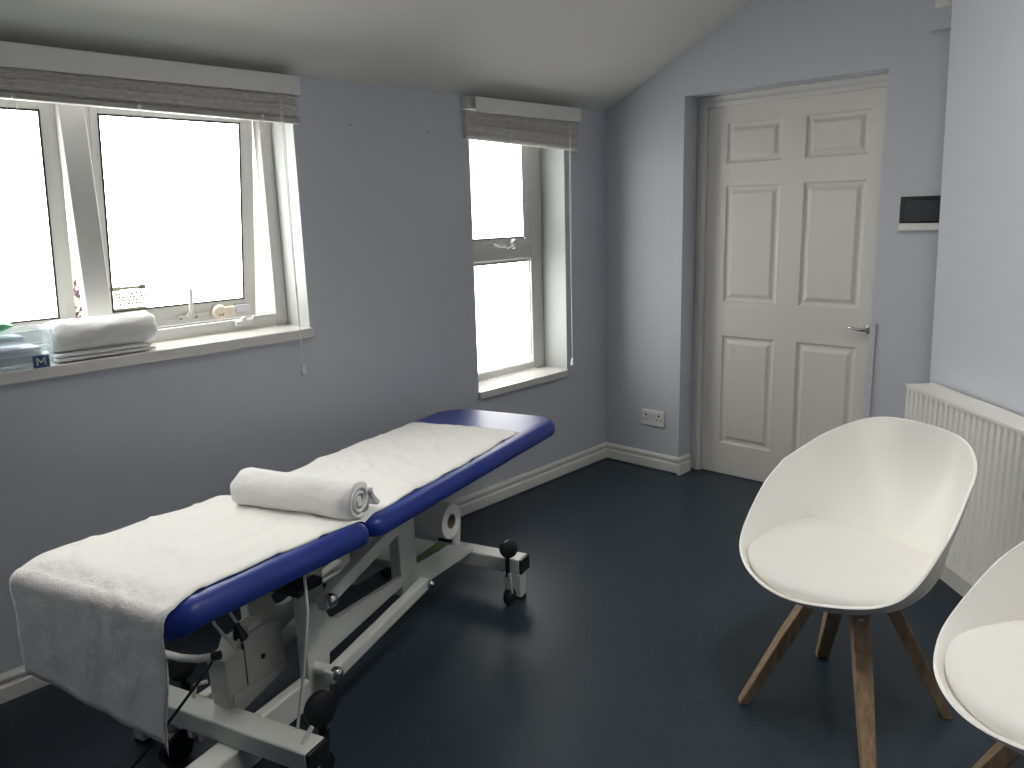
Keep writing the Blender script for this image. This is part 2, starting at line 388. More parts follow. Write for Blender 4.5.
# fittings on the right sash: restrictor stay with upright arm, round catch, stay peg, security label
xs_ = -.172
zs = W1S+.036
f = MB(); f.box((xs_, 1.355, zs+.010), (xs_+.006, 1.47, zs+.030)); f.lathe([(.015, 0), (.015, .010), (.0001, .011)], (xs_+.004, 1.40, zs+.026), (1,0,0), 16)
f.tube([(xs_+.012, 1.402, zs+.02), (xs_+.014, 1.402, zs+.135)], .0085, 12)
f.build('window_stay', M_upvc, s1, T=T1, bevel=.001)
f = MB(); f.lathe([(.030, 0), (.030, .014), (.026, .020), (.0001, .021)], (xs_+.002, 1.520, zs+.026), (1,0,0), 28); f.box((xs_, 1.52, zs+.006), (xs_+.018, 1.585, zs+.046))
f.build('window_catch', M_upvcin, s1, T=T1, bevel=.003)
for yy in (1.362, 1.412, 1.425, 1.515, 1.528):
    f = MB(); f.lathe([(.0045, 0), (.004, .003), (.0001, .0035)], (xs_+(.0225 if yy > 1.5 else .007), yy, zs+(.018 if yy > 1.5 else .016)), (1,0,0), 10); f.build('screw', M_card, s1, T=T1)
f = MB(); f.box((xs_, 1.592, zs+.016), (xs_+.010, 1.655, zs+.046)); f.build('latch_plate', M_wpaper, s1, T=T1, bevel=.002)
f = MB(); f.box((FX+.000, 1.515, W1S+.020), (FX+.018, 1.590, W1S+.040)); f.lathe([(.011, 0), (.011, .012), (.008, .016), (.0001, .017)], (FX+.009, 1.552, W1S+.038), (0,0,1), 14)
f.build('stay_peg', M_upvc, w1, bevel=.003)
f = MB(); f.box((FX-.012, 1.60, W1S+.043), (FX+.002, 1.70, W1S+.052)); f.build('trickle_cap', M_upvc, w1, bevel=.002)
f = MB(); random.seed(3)                        # etched / printed notice in the pane's lower left corner
xp = -.1785
f.box((xp, 1.110, zs+.144), (xp+.001, 1.150, zs+.160)); f.box((xp, 1.150, zs+.148), (xp+.001, 1.222, zs+.158)); f.box((xp, 1.218, zs+.144), (xp+.001, 1.240, zs+.162))
for row, (ya, yb) in enumerate(((1.130, 1.215), (1.125, 1.235), (1.135, 1.225), (1.14, 1.215))):
    y = ya
    while y < yb:
        l = random.uniform(.006, .013); f.box((xp, y, zs+.128-row*.0125), (xp+.001, y+l, zs+.136-row*.0125)); y += l+random.uniform(.002, .0035)
f.box((xp, 1.110, zs+.070), (xp+.001, 1.240, zs+.079))
o = f.build('glass_notice', M_print, s1, T=T1, smooth=0)

w2 = struct(empty('window_2', (0, 0, 0))); w2['label'] = 'narrow two-pane frosted window in the left wall'
f = MB()
FX2 = -.166
rect_frame(f, FX2-.06, FX2, W2A, W2B, W2S, W2T, .095, .095, .04, .05)
f.box((FX2-.06, W2A+.095, 1.232), (FX2, W2B-.095, 1.305))
f.build('window_frame', M_upvc, w2, bevel=.004)
f = MB(); rect_frame(f, FX2-.022, FX2-.0125, W2A+.05, W2B-.05, W2S+.036, 1.236, .046, .046, .004, .018); f.build('glazing_bead', M_upvc, w2, bevel=.004)
f = MB(); rect_frame(f, FX2-.030, FX2-.0125, W2A+.093, W2B-.0935, W2S+.037, 1.221, .0065, .0065, .0065, .0065); f.build('gasket', M_gasket, w2)
f = MB(); f.box((FX2-.036, W2A+.09, W2S+.03), (FX2-.014, W2B-.09, 1.236)); f.build('window_pane', M_paneb, w2, smooth=0)
# top sash (shut)
f = MB(); rect_frame(f, FX2-.03, FX2+.010, W2A+.094, W2B-.100, 1.303, W2T-.04, .05, .055, .045, .05)
s2 = f.build('window_sash', M_upvc, w2, bevel=.005)
f = MB(); rect_frame(f, FX2-.03, FX2+.0105, W2A+.142, W2B-.157, 1.346, W2T-.09, .006, .006, .006, .006); f.build('gasket', M_gasket, s2)
f = MB(); f.box((FX2-.012, W2A+.14, 1.34), (FX2+.008, W2B-.155, W2T-.085)); f.build('window_pane', M_paneb, s2, smooth=0)
f = MB(); f.box((FX2-.02, W2B-.100, 1.305), (FX2+.002, W2B-.096, W2T-.05)); f.build('sash_gap_strip', M_gasket, w2)  # thin black strip between top sash and frame
f = MB(); f.lathe([(.027, 0), (.027, .008), (.020, .022), (.0001, .024)], (FX2+.010, 3.135, 1.315), (1,0,0), 24)
f.tube([(FX2+.030, 3.135, 1.315), (FX2+.036, 3.10, 1.300), (FX2+.030, 3.07, 1.296)], .006, 10); f.box((FX2+.008, 3.16, 1.312), (FX2+.016, 3.25, 1.330))
f.build('window_catch', M_upvc, s2, bevel=.002)
f = MB(); f.box((FX2+.008, 2.90, 1.312), (FX2+.020, 3.08, 1.326)); f.tube([(FX2+.02, 2.98, 1.318), (FX2+.042, 3.0, 1.306), (FX2+.042, 3.05, 1.306)], .006, 8); f.build('window_stay', M_upvc, s2, bevel=.002)
f = MB(); f.box((FX2, W2A-.008, W2S-.038), (.022, W2B-.012+.004, W2S)); f.box((FX2-.01, W2A, W2S-.03), (FX2, W2B, W2S-.002))
f.build('window_sill', M_sill, w2, bevel=.004)
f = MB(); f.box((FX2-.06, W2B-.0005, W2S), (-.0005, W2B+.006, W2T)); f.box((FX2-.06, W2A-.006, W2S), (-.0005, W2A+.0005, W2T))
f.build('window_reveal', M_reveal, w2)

w4 = struct(empty('added_window', (0, 0, 0))); w4['label'] = 'added unseen frosted window in the left wall, put in for its light'  # added out of view to throw more light into the room
f = MB(); rect_frame(f, FX-.06, FX, W4A, W4B, W1S, W1T, .06, .06, .06, .06); f.build('window_frame', M_upvc, w4, bevel=.004)
f = MB(); f.box((FX-.036, W4A+.05, W1S+.05), (FX-.026, W4B-.05, W1T-.05)); f.build('window_pane', M_pane4, w4, smooth=0)
f = MB(); f.box((FX, W4A-.008, W1S-.030), (.030, W4B+.008, W1S)); f.build('window_sill', M_sill, w4, bevel=.004)
w3 = struct(empty('added_rooflight', (RLX, RLY, ZR))); w3['label'] = 'added unseen light panel at the top of a white well in the ceiling'  # added out of view to brighten the chairs, couch and diagonal wall
RT = lambda p: Vector((p.x-RLX, p.y-RLY, p.z))
f = MB(); f.box((rx0-.02, ry0, 0), (rx0, ry1, RLH)); f.box((rx1, ry0, 0), (rx1+.02, ry1, RLH)); f.box((rx0, ry0-.02, 0), (rx1, ry0, RLH)); f.box((rx0, ry1, 0), (rx1, ry1+.02, RLH))
f.build('added_light_well', M_ceil, w3, T=RT, smooth=0)
f = MB(); f.box((rx0-.01, ry0-.01, RLH-.02), (rx1+.01, ry1+.01, RLH)); f.build('window_pane', M_pane2, w3, T=RT, smooth=0)

# outside: a pale rendered wall beyond the gaps and a heather bush at the sill
b = MB(); b.box((-2.6, -2, -.1), (-2.4, 5, 1.35))
tag(b.build('garden_wall', mat('cream_render', (.80, .74, .62), .9, bump=[(40, .3, .004)])), 'cream rendered wall outside, glimpsed through the open sash gaps', 'wall')

# ---------------------------------------------------------------- blinds
def blind(label, ya, yb, xb, ztop, zbot, vy0, vy1, vx, cordy, cordx, czb, folds, railh, tilt=0):
    t = empty('roman_blind', (0, (ya+yb)/2, zbot)); tag(t, label, 'blind')
    P = t.location; TT = lambda p: p - P
    TL = lambda p: p - P + Vector((0, 0, tilt*(yb-p.y)*max(0, min(1, (1.94-p.z)/.1))))
    f = MB(); f.box((.001, ya+.005, 1.948), (.050, yb-.015, 1.999)); f.build('headrail', M_white, t, T=TT, bevel=.002)
    f = MB(); f.box((vx-.012, vy0, 1.930), (vx, vy1, 1.999)); f.box((.03, vy0, 1.992), (vx, vy1, 1.999)); f.build('valance', M_white, t, T=TT, bevel=.004)
    # gathered fabric stack: a wavy cross-section swept along the wall
    n = 26; prof = []
    for i in range(n+1):
        u = i/n; z = ztop + (zbot+railh-ztop)*u
        x = xb + .010*abs(math.sin(u*math.pi*folds))**.6 + .002*math.sin(u*37)
        prof.append((x, z))
    rings = []
    M = 60
    for k in range(M+1):
        y = ya + (yb-ya)*k/M; sag = .002*math.sin(k*.9)+.0015*math.sin(k*2.3)
        rings.append([Vector((x+sag, y, z+sag*.5)) for x, z in prof] + [Vector((.018, y, z)) for x, z in prof[::-1]])
    f = MB(); f.loft(rings, True, True); f.build('blind_fabric', M_weave, t, T=TL, smooth=50)
    if railh > 0:
        f = MB(); f.box((.016, ya-.002, zbot), (xb+.012, yb+.004, zbot+railh)); f.build('bottom_rail', M_rail, t, T=TL, bevel=.004)
    f = MB(); f.tube([(cordx-.02, cordy, 1.94), (cordx, cordy-.001, ztop-.03), (cordx, cordy-.004, (1.9+czb)/2), (cordx, cordy, czb+.02)], .0016, 6)
    f.tube([(cordx-.02, cordy+.007, 1.94), (cordx+.003, cordy+.006, ztop-.03), (cordx+.002, cordy, (1.9+czb)/2), (cordx, cordy, czb+.05)], .0014, 6)
    c = f.build('pull_cord', M_cord, t, T=TT)
    f = MB(); f.lathe([(.003, .032), (.0075, .026), (.0075, .014), (.010, .008), (.010, -.006), (.004, -.010), (.0001, -.011)], (cordx, cordy, czb), (0,0,1), 14); f.build('cord_tassel', M_white, c, T=TT)
    return t
bl1 = blind('wide white woven blind gathered up over the large left window', .02, 1.757, .032, 1.945, 1.829, -.05, 1.762, .062, 1.668, .064, .890, 2.0, .020, .016)
bl2 = blind('narrow grey woven blind gathered up over the small window', 2.634, 3.462, .034, 1.940, 1.787, 2.664, 3.436, .082, 3.352, .068, .655, 4.0, 0, .036)
for yy in (.80, 1.16, 1.60):                     # lift-cord rings with loose loops under the wide blind
    f = MB(); f.lathe([(.006, 0), (.006, .004), (.0001, .005)], (.046, yy, 1.848), (1,0,0), 10)
    f.tube([(.05, yy+.002, 1.838), (.052, yy-.02, 1.826), (.052, yy-.026, 1.80), (.05, yy-.012, 1.792), (.052, yy+.004, 1.806), (.05, yy+.006, 1.835)], .0011, 6)
    P = bl1.location; f.build('lift_cord_loop', M_cord, bl1, T=lambda p: p - P)

# ---------------------------------------------------------------- radiator (on the diagonal wall)
rad = empty('radiator', (ex, ey, 0), D2R(-45)); tag(rad, 'white ribbed panel radiator on the pale diagonal wall behind the chairs', 'radiator')
# local: x along the wall, -y out of the wall into the room
RL, RZ0, RZ1 = 1.60, .150, .768
f = MB(); X0 = .085; pitch = .0333; n = int((RL-.03)/pitch); sx = []
for i in range(n+1):
    x = X0+.015+i*pitch
    for dx, dep in ((0, 0), (.004, .008), (.012, .008), (.016, 0), (.032, 0)):
        if x+dx < X0+RL-.012: sx.append((x+dx, dep))
sx = [(X0, .0), (X0+.010, 0)] + sx + [(X0+RL, 0)]
YF = -.130; ZA, ZB = RZ0+.045, RZ1-.028
rings = []
for z, k, ins in ((RZ0, 0, .010), (RZ0+.006, 0, 0), (ZA-.012, 0, 0), (ZA, 1, 0), (ZB, 1, 0), (ZB+.012, 0, 0), (RZ1-.006, 0, 0), (RZ1-.002, 0, .002)):
    rings.append([Vector((x, YF+ins+d*k, z)) for x, d in sx])
f.loft(rings, False, False)
f.add([(X0, YF+.01, RZ0), (X0+RL, YF+.01, RZ0), (X0+RL, YF+.022, RZ0), (X0, YF+.022, RZ0)], [(0,1,2,3)])
f.box((X0, YF+.018, RZ0+.01), (X0+RL, YF+.020, RZ1-.01))
f.build('front_panel', M_gloss, rad, smooth=40)
f = MB(); f.box((X0+.01, -.050, RZ0), (X0+RL, -.035, RZ1-.01)); f.build('rear_panel', M_gloss, rad, bevel=.003)
f = MB(); f.box((X0-.004, YF+.001, RZ0+.02), (X0-.001, -.022, RZ1-.002)); f.build('end_panel', M_gloss, rad, bevel=.002)
f = MB()
f.box((X0-.004, YF-.003, RZ1-.012), (X0+RL, YF+.016, RZ1)); f.box((X0-.004, -.036, RZ1-.012), (X0+RL, -.022, RZ1)); f.box((X0-.004, YF, RZ1-.012), (X0+.02, -.025, RZ1-.001))
f.box((X0, YF+.010, RZ1-.010), (X0+RL, -.03, RZ1-.0025))
f.build('top_grille', M_gloss, rad, bevel=.0015)
f = MB(); f.box((.25, -.035, .3), (.29, 0, .6)); f.build('wall_bracket', M_gloss, rad)
f = MB(); f.box((1.4, -.035, .3), (1.44, 0, .6)); f.build('wall_bracket', M_gloss, rad)
f = MB(); f.tube([(.15, -.075, RZ0+.03), (.15, -.075, 0.0)], .0075, 10); f.build('pipe', M_gloss, rad)

# ---------------------------------------------------------------- double socket and intercom on the back wall
so = empty('wall_socket', (.336, DB, .303)); tag(so, 'white double power socket low on the back wall beside the door', 'socket')
f = MB(); f.box((-.077, -.011, -.046), (.077, 0, .046)); f.build('face_plate', M_white, so, bevel=.004)
for cx in (-.042, .042):
    f = MB(); f.box((cx-.005, -.0118, .012), (cx+.005, -.0105, .024)); f.build('socket_hole', M_blk, so)
    f = MB(); f.box((cx-.016, -.0118, -.010), (cx-.008, -.0105, -.004)); f.build('socket_hole', M_blk, so)
    f = MB(); f.box((cx+.008, -.0118, -.010), (cx+.016, -.0105, -.004)); f.build('socket_hole', M_blk, so)
for cx in (-.012, .012):
    f = MB(); f.box((cx-.008, -.0145, .004), (cx+.008, -.010, .024)); f.build('rocker_switch', M_wpaper, so, bevel=.001)
ic = empty('door_entry_panel', (1.690, DB, 1.425)); tag(ic, 'black-screened entry panel with a white lower strip, half behind the pale wall edge', 'intercom')
f = MB(); f.box((-.096, -.022, -.072), (.13, 0, -.040)); f.box((-.094, -.018, -.06), (.128, 0, .068)); f.build('housing', M_white, ic, bevel=.003)
f = MB(); f.box((-.096, -.025, -.041), (.13, -.015, .072)); bz = f.build('bezel', M_sfr, ic, bevel=.002)
f = MB(); f.box((-.076, -.0262, -.032), (.115, -.024, .054)); f.build('screen', M_soff, ic)

# ---------------------------------------------------------------- treatment couch
TH = D2R(16.2); T0c, S0c = 1.05, 1.15
A_ = Vector((-math.sin(TH), math.cos(TH), 0)); B_ = Vector((math.cos(TH), math.sin(TH), 0))
couch = empty('treatment_couch', A_*S0c + B_*T0c, TH)
tag(couch, 'blue-topped hydraulic treatment couch on a white steel frame beside the windows', 'treatment couch')
def CT(p): return Vector((p.x-T0c, p.y-S0c, p.z))      # p = (t, s, z)
TN, TF = 1.345, .765                                    # near and far edges
def rrect(x0, x1, y0, y1, rs, n=10):                   # rs: radii for corners (x0y0,x1y0,x1y1,x0y1)
    out = []
    for (cx, cy, a0, r) in ((x0, y0, 180, rs[0]), (x1, y0, 270, rs[1]), (x1, y1, 0, rs[2]), (x0, y1, 90, rs[3])):
        r = max(r, .004)
        ccx = cx + (r if cx == x0 else -r); ccy = cy + (r if cy == y0 else -r)
        for k in range(n+1):
            a = D2R(a0 + 90*k/n); out.append((ccx + r*math.cos(a), ccy + r*math.sin(a)))
    return out
def pad(name, y0, y1, rs, zf, th, label=None):
    f = MB(); rings = []
    prof = [(.030, -th), (.014, -th), (.006, -th+.003), (.001, -th+.010), (0, -th+.020), (0, -.030), (.002, -.020), (.008, -.010), (.018, -.003), (.032, .0), (.06, .001)]
    for ins, dz in prof:
        rings.append([Vector((x, y, zf(y)+dz)) for x, y in rrect(TF+ins, TN-ins, y0+ins, y1-ins, [max(r-ins*.8, .01) for r in rs])])
    f.loft(rings, True, True); return f.build(name, M_blue, couch, T=CT, smooth=60)
ZH = .640
zfoot = lambda s: .652 + (.875-s)*.085 - .030*max(0, (.33-s)/.09)**2
zhead = lambda s: .645 + (s-.93)*-.022
pad('leg_cushion', .240, .905, (.05, .06, .045, .045), zfoot, .062)
pad('back_cushion', .915, 2.265, (.045, .045, .13, .14), zhead, .058)
# plywood / steel trays under the cushions
f = MB(); f.box((TF+.09, .30, -.085), (TN-.11, .86, -.060)); f.build('leg_tray', M_frame, couch, T=lambda p: CT(Vector((p.x, p.y, p.z+zfoot(p.y)))), bevel=.003)
f = MB(); f.box((TF+.06, 1.0, .560), (TN-.07, 2.10, .586)); f.build('back_tray', M_frame, couch, T=CT, bevel=.003)
# base: cross beams
for i, (s0, s1) in enumerate(((.542, .620), (1.765, 1.842))):
    f = MB(); f.box((.69, s0, .105), (1.358, s1, .165)); cb = f.build('cross_beam', M_frame, couch, T=CT, bevel=.006, seg=3)
    for tt in (.678, 1.356):
        f = MB(); f.box((tt, s0+.001, .106), (tt+.012, s1-.001, .164)); f.build('end_cap', M_blk, cb, T=CT, bevel=.004)
    for tt in (.70, 1.324):
        f = MB(); f.box((tt, s0+.001, .010), (tt+.040, s0+.046, .106)); lg = f.build('leg', M_frame, couch, T=CT, bevel=.004)
        f = MB(); f.box((tt-.001, s0, 0), (tt+.041, s0+.047, .012)); f.build('foot_pad', M_blkm, lg, T=CT, bevel=.003)
# lever castors beside each leg
def castor(t, s, sd, pr, zup):
    """retractable castor: wheel on the floor, black pedal knob above, steel swing plate"""
    c = MB(); c.beam((t, s, .045), (t, s+.012*sd, .135), .030, .012, up=(0,1,0)); a = c.build('castor_bracket', M_frame if sd < 0 else M_blk, couch, T=CT, bevel=.002)
    c = MB(); c.lathe([(.010, -.014), (.028, -.014), (.033, -.009), (.033, .009), (.028, .014), (.010, .014)], (t, s, .033), (1, 0, 0), 28); c.build('castor_wheel', M_blk, a, T=CT)
    ax = Vector((.55, -.55*sd*-1*-1, .45)).normalized()
    c = MB(); c.lathe([(.008, -.013), (pr*.8, -.013), (pr*.97, -.007), (pr, 0), (pr*.95, .007), (pr*.75, .012), (.006, .014)], (t, s+.004, zup), (.75, -.6, .25) if sd < 0 else (.92, -.25, .12), 32)
    c.build('castor_pedal', M_blk, a, T=CT)
    c = MB(); c.tube([(t, s+.01*sd, .12), (t, s+.006*sd, zup)], .009, 10); c.build('pedal_stem', M_blk, a, T=CT)
castor(1.335, 1.722, -1, .037, .228)
castor(.76, 1.722, -1, .034, .228)
castor(1.302, .668, 1, .050, .196)
castor(.775, .668, 1, .044, .190)
# second wheels and short stabiliser under the front beam
f = MB(); f.box((1.045, .33, .022), (1.125, .62, .104)); f.build('stabiliser', M_frame, couch, T=CT, bevel=.006)
f = MB(); f.lathe([(.008, -.012), (.036, -.012), (.040, -.006), (.040, .006), (.036, .012), (.008, .012)], (1.022, .50, .040), (1,0,0), 28); f.build('transport_wheel', M_blk, couch, T=CT)
f = MB(); f.lathe([(.008, -.018), (.044, -.018), (.050, -.010), (.050, .010), (.044, .018), (.008, .018)], (.895, .53, .050), (1,0,0), 28); f.build('transport_wheel', M_blk, couch, T=CT)
f = MB()
for tt in (.885, .925, .965): f.box((tt, .548, .078), (tt+.018, .600, .106))
f.build('beam_lug', M_frame, couch, T=CT, bevel=.003)
# longitudinal members, near and far side
for sgn, tc in (('near', 1.15), ('far', .90)):
    def sd(a, b_): return (tc-a, tc-b_) if sgn == 'near' else (tc+b_, tc+a)
    t1, t0 = (tc, tc-.036) if sgn == 'near' else (tc+.036, tc)
    f = MB(); f.box((t0, .61, .078), (t1, .885, .168)); f.build('base_rail', M_frame, couch, T=CT, bevel=.007, seg=3)
    # upright plate with the tapering web running to the far post
    f = MB(); f.prism([(.802, .090), (.884, .090), (.900, .200), (1.29, .238), (1.29, .272), (.945, .292), (.915, .305), (.900, .335), (.893, .428), (.802, .447)], t1-.022, t1, 'X')
    f.box((t0+.002, .800, .12), (t1, .814, .447))
    f.build('upright_plate', M_frame, couch, T=CT, bevel=.004, seg=3)
    f = MB(); f.prism([(1.285, .20), (1.382, .20), (1.382, .50), (1.345, .56), (1.24, .56), (1.285, .45)], t1-.045, t1, 'X'); f.build('rear_post', M_frame, couch, T=CT, bevel=.005)
    f = MB(); f.prism([(1.30, .190), (1.70, .166), (1.79, .166), (1.78, .178), (1.715, .200), (1.70, .236), (1.64, .252), (1.37, .278), (1.30, .272)], t1-.012, t1, 'X'); f.build('base_plate', M_frame, couch, T=CT, bevel=.004)
    so_ = 1 if sgn == 'near' else -1
    tl = tc + .060 if sgn == 'near' else tc-.060
    # upper link from the axle up to the cushion frame; lower link to the base plate pivot
    f = MB(); f.beam((tl-.012*so_, .82, .405), (tl-.012*so_, 1.30, .520), .030, .044, up=(0,0,1)); f.build('upper_link', M_frame, couch, T=CT, bevel=.004)
    f = MB(); f.beam((tl, .815, .180), (tl-.005, 1.345, .238), .034, .040); f.build('lower_link', M_frame, couch, T=CT, bevel=.005)
    ax = (so_, 0, 0); tm = tc if sgn == 'near' else tc
    f = MB(); f.lathe([(.018, -.03), (.018, .072), (.0001, .073)], (tm, .835, .188), ax, 20); f.build('axle', M_frame, couch, T=CT)
    f = MB(); f.lathe([(.019, -.03), (.019, .072), (.0001, .073)], (tm, .840, .415), ax, 20); f.build('axle', M_frame, couch, T=CT)
    for (s, z, dt, rr) in ((.835, .188, .080, .0195), (.840, .415, .076, .0215), (1.342, .236, .078, .0135)):
        f = MB(); f.lathe([(rr, -.014), (rr, 0), (rr*.94, .004), (rr*.78, .008), (rr*.5, .0115), (rr*.25, .013), (.0001, .0133)], (tm+dt*so_, s, z), ax, 28); f.build('axle_cap', M_steel, couch, T=CT)
f = MB(); f.tube([(.92, .95, .50), (1.13, .95, .50)], .018, 16); f.box((.93, .95, .50), (1.12, .99, .555)); f.build('hinge_bar', M_frame, couch, T=CT, bevel=.002)
for tt in (.935, 1.085):
    f = MB(); f.box((tt, .87, .40), (tt+.03, .935, .575)); f.build('hinge_bracket', M_frame, couch, T=CT, bevel=.004)
f = MB(); f.box((.93, .79, .428), (1.15, .893, .452)); f.build('top_plate', M_blk, couch, T=CT, bevel=.003)
f = MB(); f.box((1.03, .885, .345), (1.12, .945, .40)); f.lathe([(.012, 0), (.012, .03), (.0001, .031)], (1.12, .905, .375), (1, 0, 0), 14); f.build('lift_motor', M_blk, couch, T=CT, bevel=.004)
f = MB(); f.box((.90, 1.34, .505), (1.16, 2.0, .560)); f.build('back_frame', M_frame, couch, T=CT, bevel=.005)
f = MB(); f.box((.92, 1.40, .245), (1.14, 1.66, .258)); f.build('tray_strip', M_frame, couch, T=CT, bevel=.002)
f = MB(); f.box((1.100, 1.40, .2585), (1.137, 1.66, .268)); gs = f.build('green_strip', M_green, couch, T=CT, bevel=.001); gs['label'] = 'green strip on the base'
# actuator and control box under the leg end
f = MB(); f.tube([(1.02, .80, .235), (1.02, 1.35, .36)], .022, 16); f.build('actuator', M_frame, couch, T=CT)
f = MB(); f.prism([(.603, .155), (.636, .140), (.828, .172), (.832, .215), (.812, .338), (.755, .345), (.668, .338), (.660, .352), (.640, .315), (.597, .312)], .975, 1.045, 'X')
cbx = f.build('control_box', M_box, couch, T=CT, bevel=.006, seg=3); cbx['label'] = 'beige-grey motor control box'
f = MB(); f.box((.985, .592, .205), (1.054, .662, .318)); f.build('plug_housing', M_box, cbx, T=CT, bevel=.005)
f = MB(); f.prism([(.612, .150), (.640, .142), (.826, .174), (.828, .184), (.612, .203)], 1.045, 1.051, 'X'); f.build('box_flange', M_box, cbx, T=CT, bevel=.001)
f = MB(); f.prism([(.664, .205), (.670, .205), (.668, .335), (.660, .335)], 1.046, 1.0485, 'X'); f.build('box_seam', M_blk, cbx, T=CT)
for k in range(4):
    f = MB(); f.box((.985+k*.014, .700, .345), (.994+k*.014, .755, .362)); f.build('connector', M_white, cbx, T=CT, bevel=.002)
f = MB(); f.lathe([(.022, 0), (.006, .055), (.0001, .056)], (1.03, .675, .338), (-.1, -.1, 1), 18); f.build('cable_boot', M_blk, cbx, T=CT)
f = MB(); f.tube([(1.028, .67, .39), (1.02, .655, .43), (1.0, .64, .50), (.98, .62, .60)], .0045, 8); f.tube([(1.045, .648, .318), (1.04, .625, .36), (1.02, .60, .42), (.99, .58, .58)], .0045, 8)
f.build('control_cable', M_frame, cbx, T=CT)
f = MB(); f.lathe([(.008, -.001), (.008, .0015), (.0001, .002)], (1.046, .735, .255), (1,0,0), 14); f.build('moulded_badge', M_gasket, cbx, T=CT)
# foot bar (white tube with black tip), brake rod, stub, power cable
f = MB(); f.tube([(1.045, .565, .348), (1.00, .555, .335), (.93, .550, .324), (.86, .550, .322), (.76, .55, .325)], .0105, 14); fb = f.build('foot_bar', M_gloss, couch, T=CT)
f = MB(); f.tube([(1.062, .572, .352), (1.043, .564, .348)], .0125, 14); f.build('bar_tip', M_blk, fb, T=CT)
f = MB(); f.tube([(1.268, .616, .160), (1.300, .624, .33), (1.322, .636, .50), (1.30, .66, .60)], .0042, 10); f.build('brake_rod', M_gloss, couch, T=CT)
f = MB(); f.tube([(1.322, .572, .160), (1.335, .600, .200)], .0065, 10); f.build('lever_stub', M_gloss, couch, T=CT)
f = MB(); f.tube([(.90, .60, .16), (.905, .61, .20), (.93, .63, .205)], .006, 8); f.build('lever_stub', M_gloss, couch, T=CT)
# paper couch roll hanging under the head end
pr_ = empty('paper_roll', A_*1.462 + B_*1.01 + Vector((0, 0, .425)), TH)
tag(pr_, 'white paper couch roll hung beneath the raised end of the blue couch', 'paper roll')
f = MB(); R = .062
f.lathe([(.026, -.240), (R, -.240), (R, -.10), (R-.001, -.099), (R, -.098), (R, .15), (R-.001, .152), (R, .154), (R, .240), (.027, .240), (.026, .236), (.026, -.236)], (0,0,0), (1,0,0), 48)
f.build('paper_wrap', M_roll, pr_, smooth=50)
f = MB(); f.lathe([(.0262, -.241), (.0262, .2415), (.0235, .2415), (.0235, -.241)], (0,0,0), (1,0,0), 28); f.build('cardboard_core', M_card, pr_)
f = MB(); f.lathe([(.008, -.26), (.008, .15), (.0001, .151)], (0,0,0), (1,0,0), 14); f.build('roll_spindle', M_frame, pr_)
n = 24; rings = []                                   # loose tail of paper hanging off the roll
for k in range(n+1):
    u = k/n
    if u < .35:
        a = D2R(80 - 85*u/.35); y, z = (R+.002)*math.cos(a), (R+.002)*math.sin(a)
    else:
        q = (u-.35)/.65; y, z = R+.004 - .012*q*q, -.006 - .110*q
    rings.append([Vector((x, y + .002*math.sin(x*31+u*5), z)) for x in [-.238+.476*j/14 for j in range(15)]])
f = MB(); f.loft(rings, False, False); f.build('loose_paper_end', M_roll, pr_, solid=.0012)
# holder arms belong to the couch
f = MB(); f.box((TF-.03+.005, 1.455, .41), (TF-.03+.010, 1.471, .59)); f.build('roll_holder', M_frame, couch, T=CT)
f = MB(); f.lathe([(.007, 0), (.007, .05), (.0001, .051)], (1.20, 1.455, .352), (1,0,0), 10); f.build('frame_stub', M_blk, couch, T=CT)

# power cable to the floor
f = MB(); f.tube([CT(Vector(p)) for p in ((1.045, .570, .345), (1.03, .55, .31), (.962, .47, .19), (.90, .45, .11), (.83, .45, .035), (.80, .45, .006), (.76, .44, .005), (.70, .36, .005), (.68, .1, .005))], .0045, 8)
o = f.build('power_cable', M_blk, couch); o['label'] = 'thin black power cable'

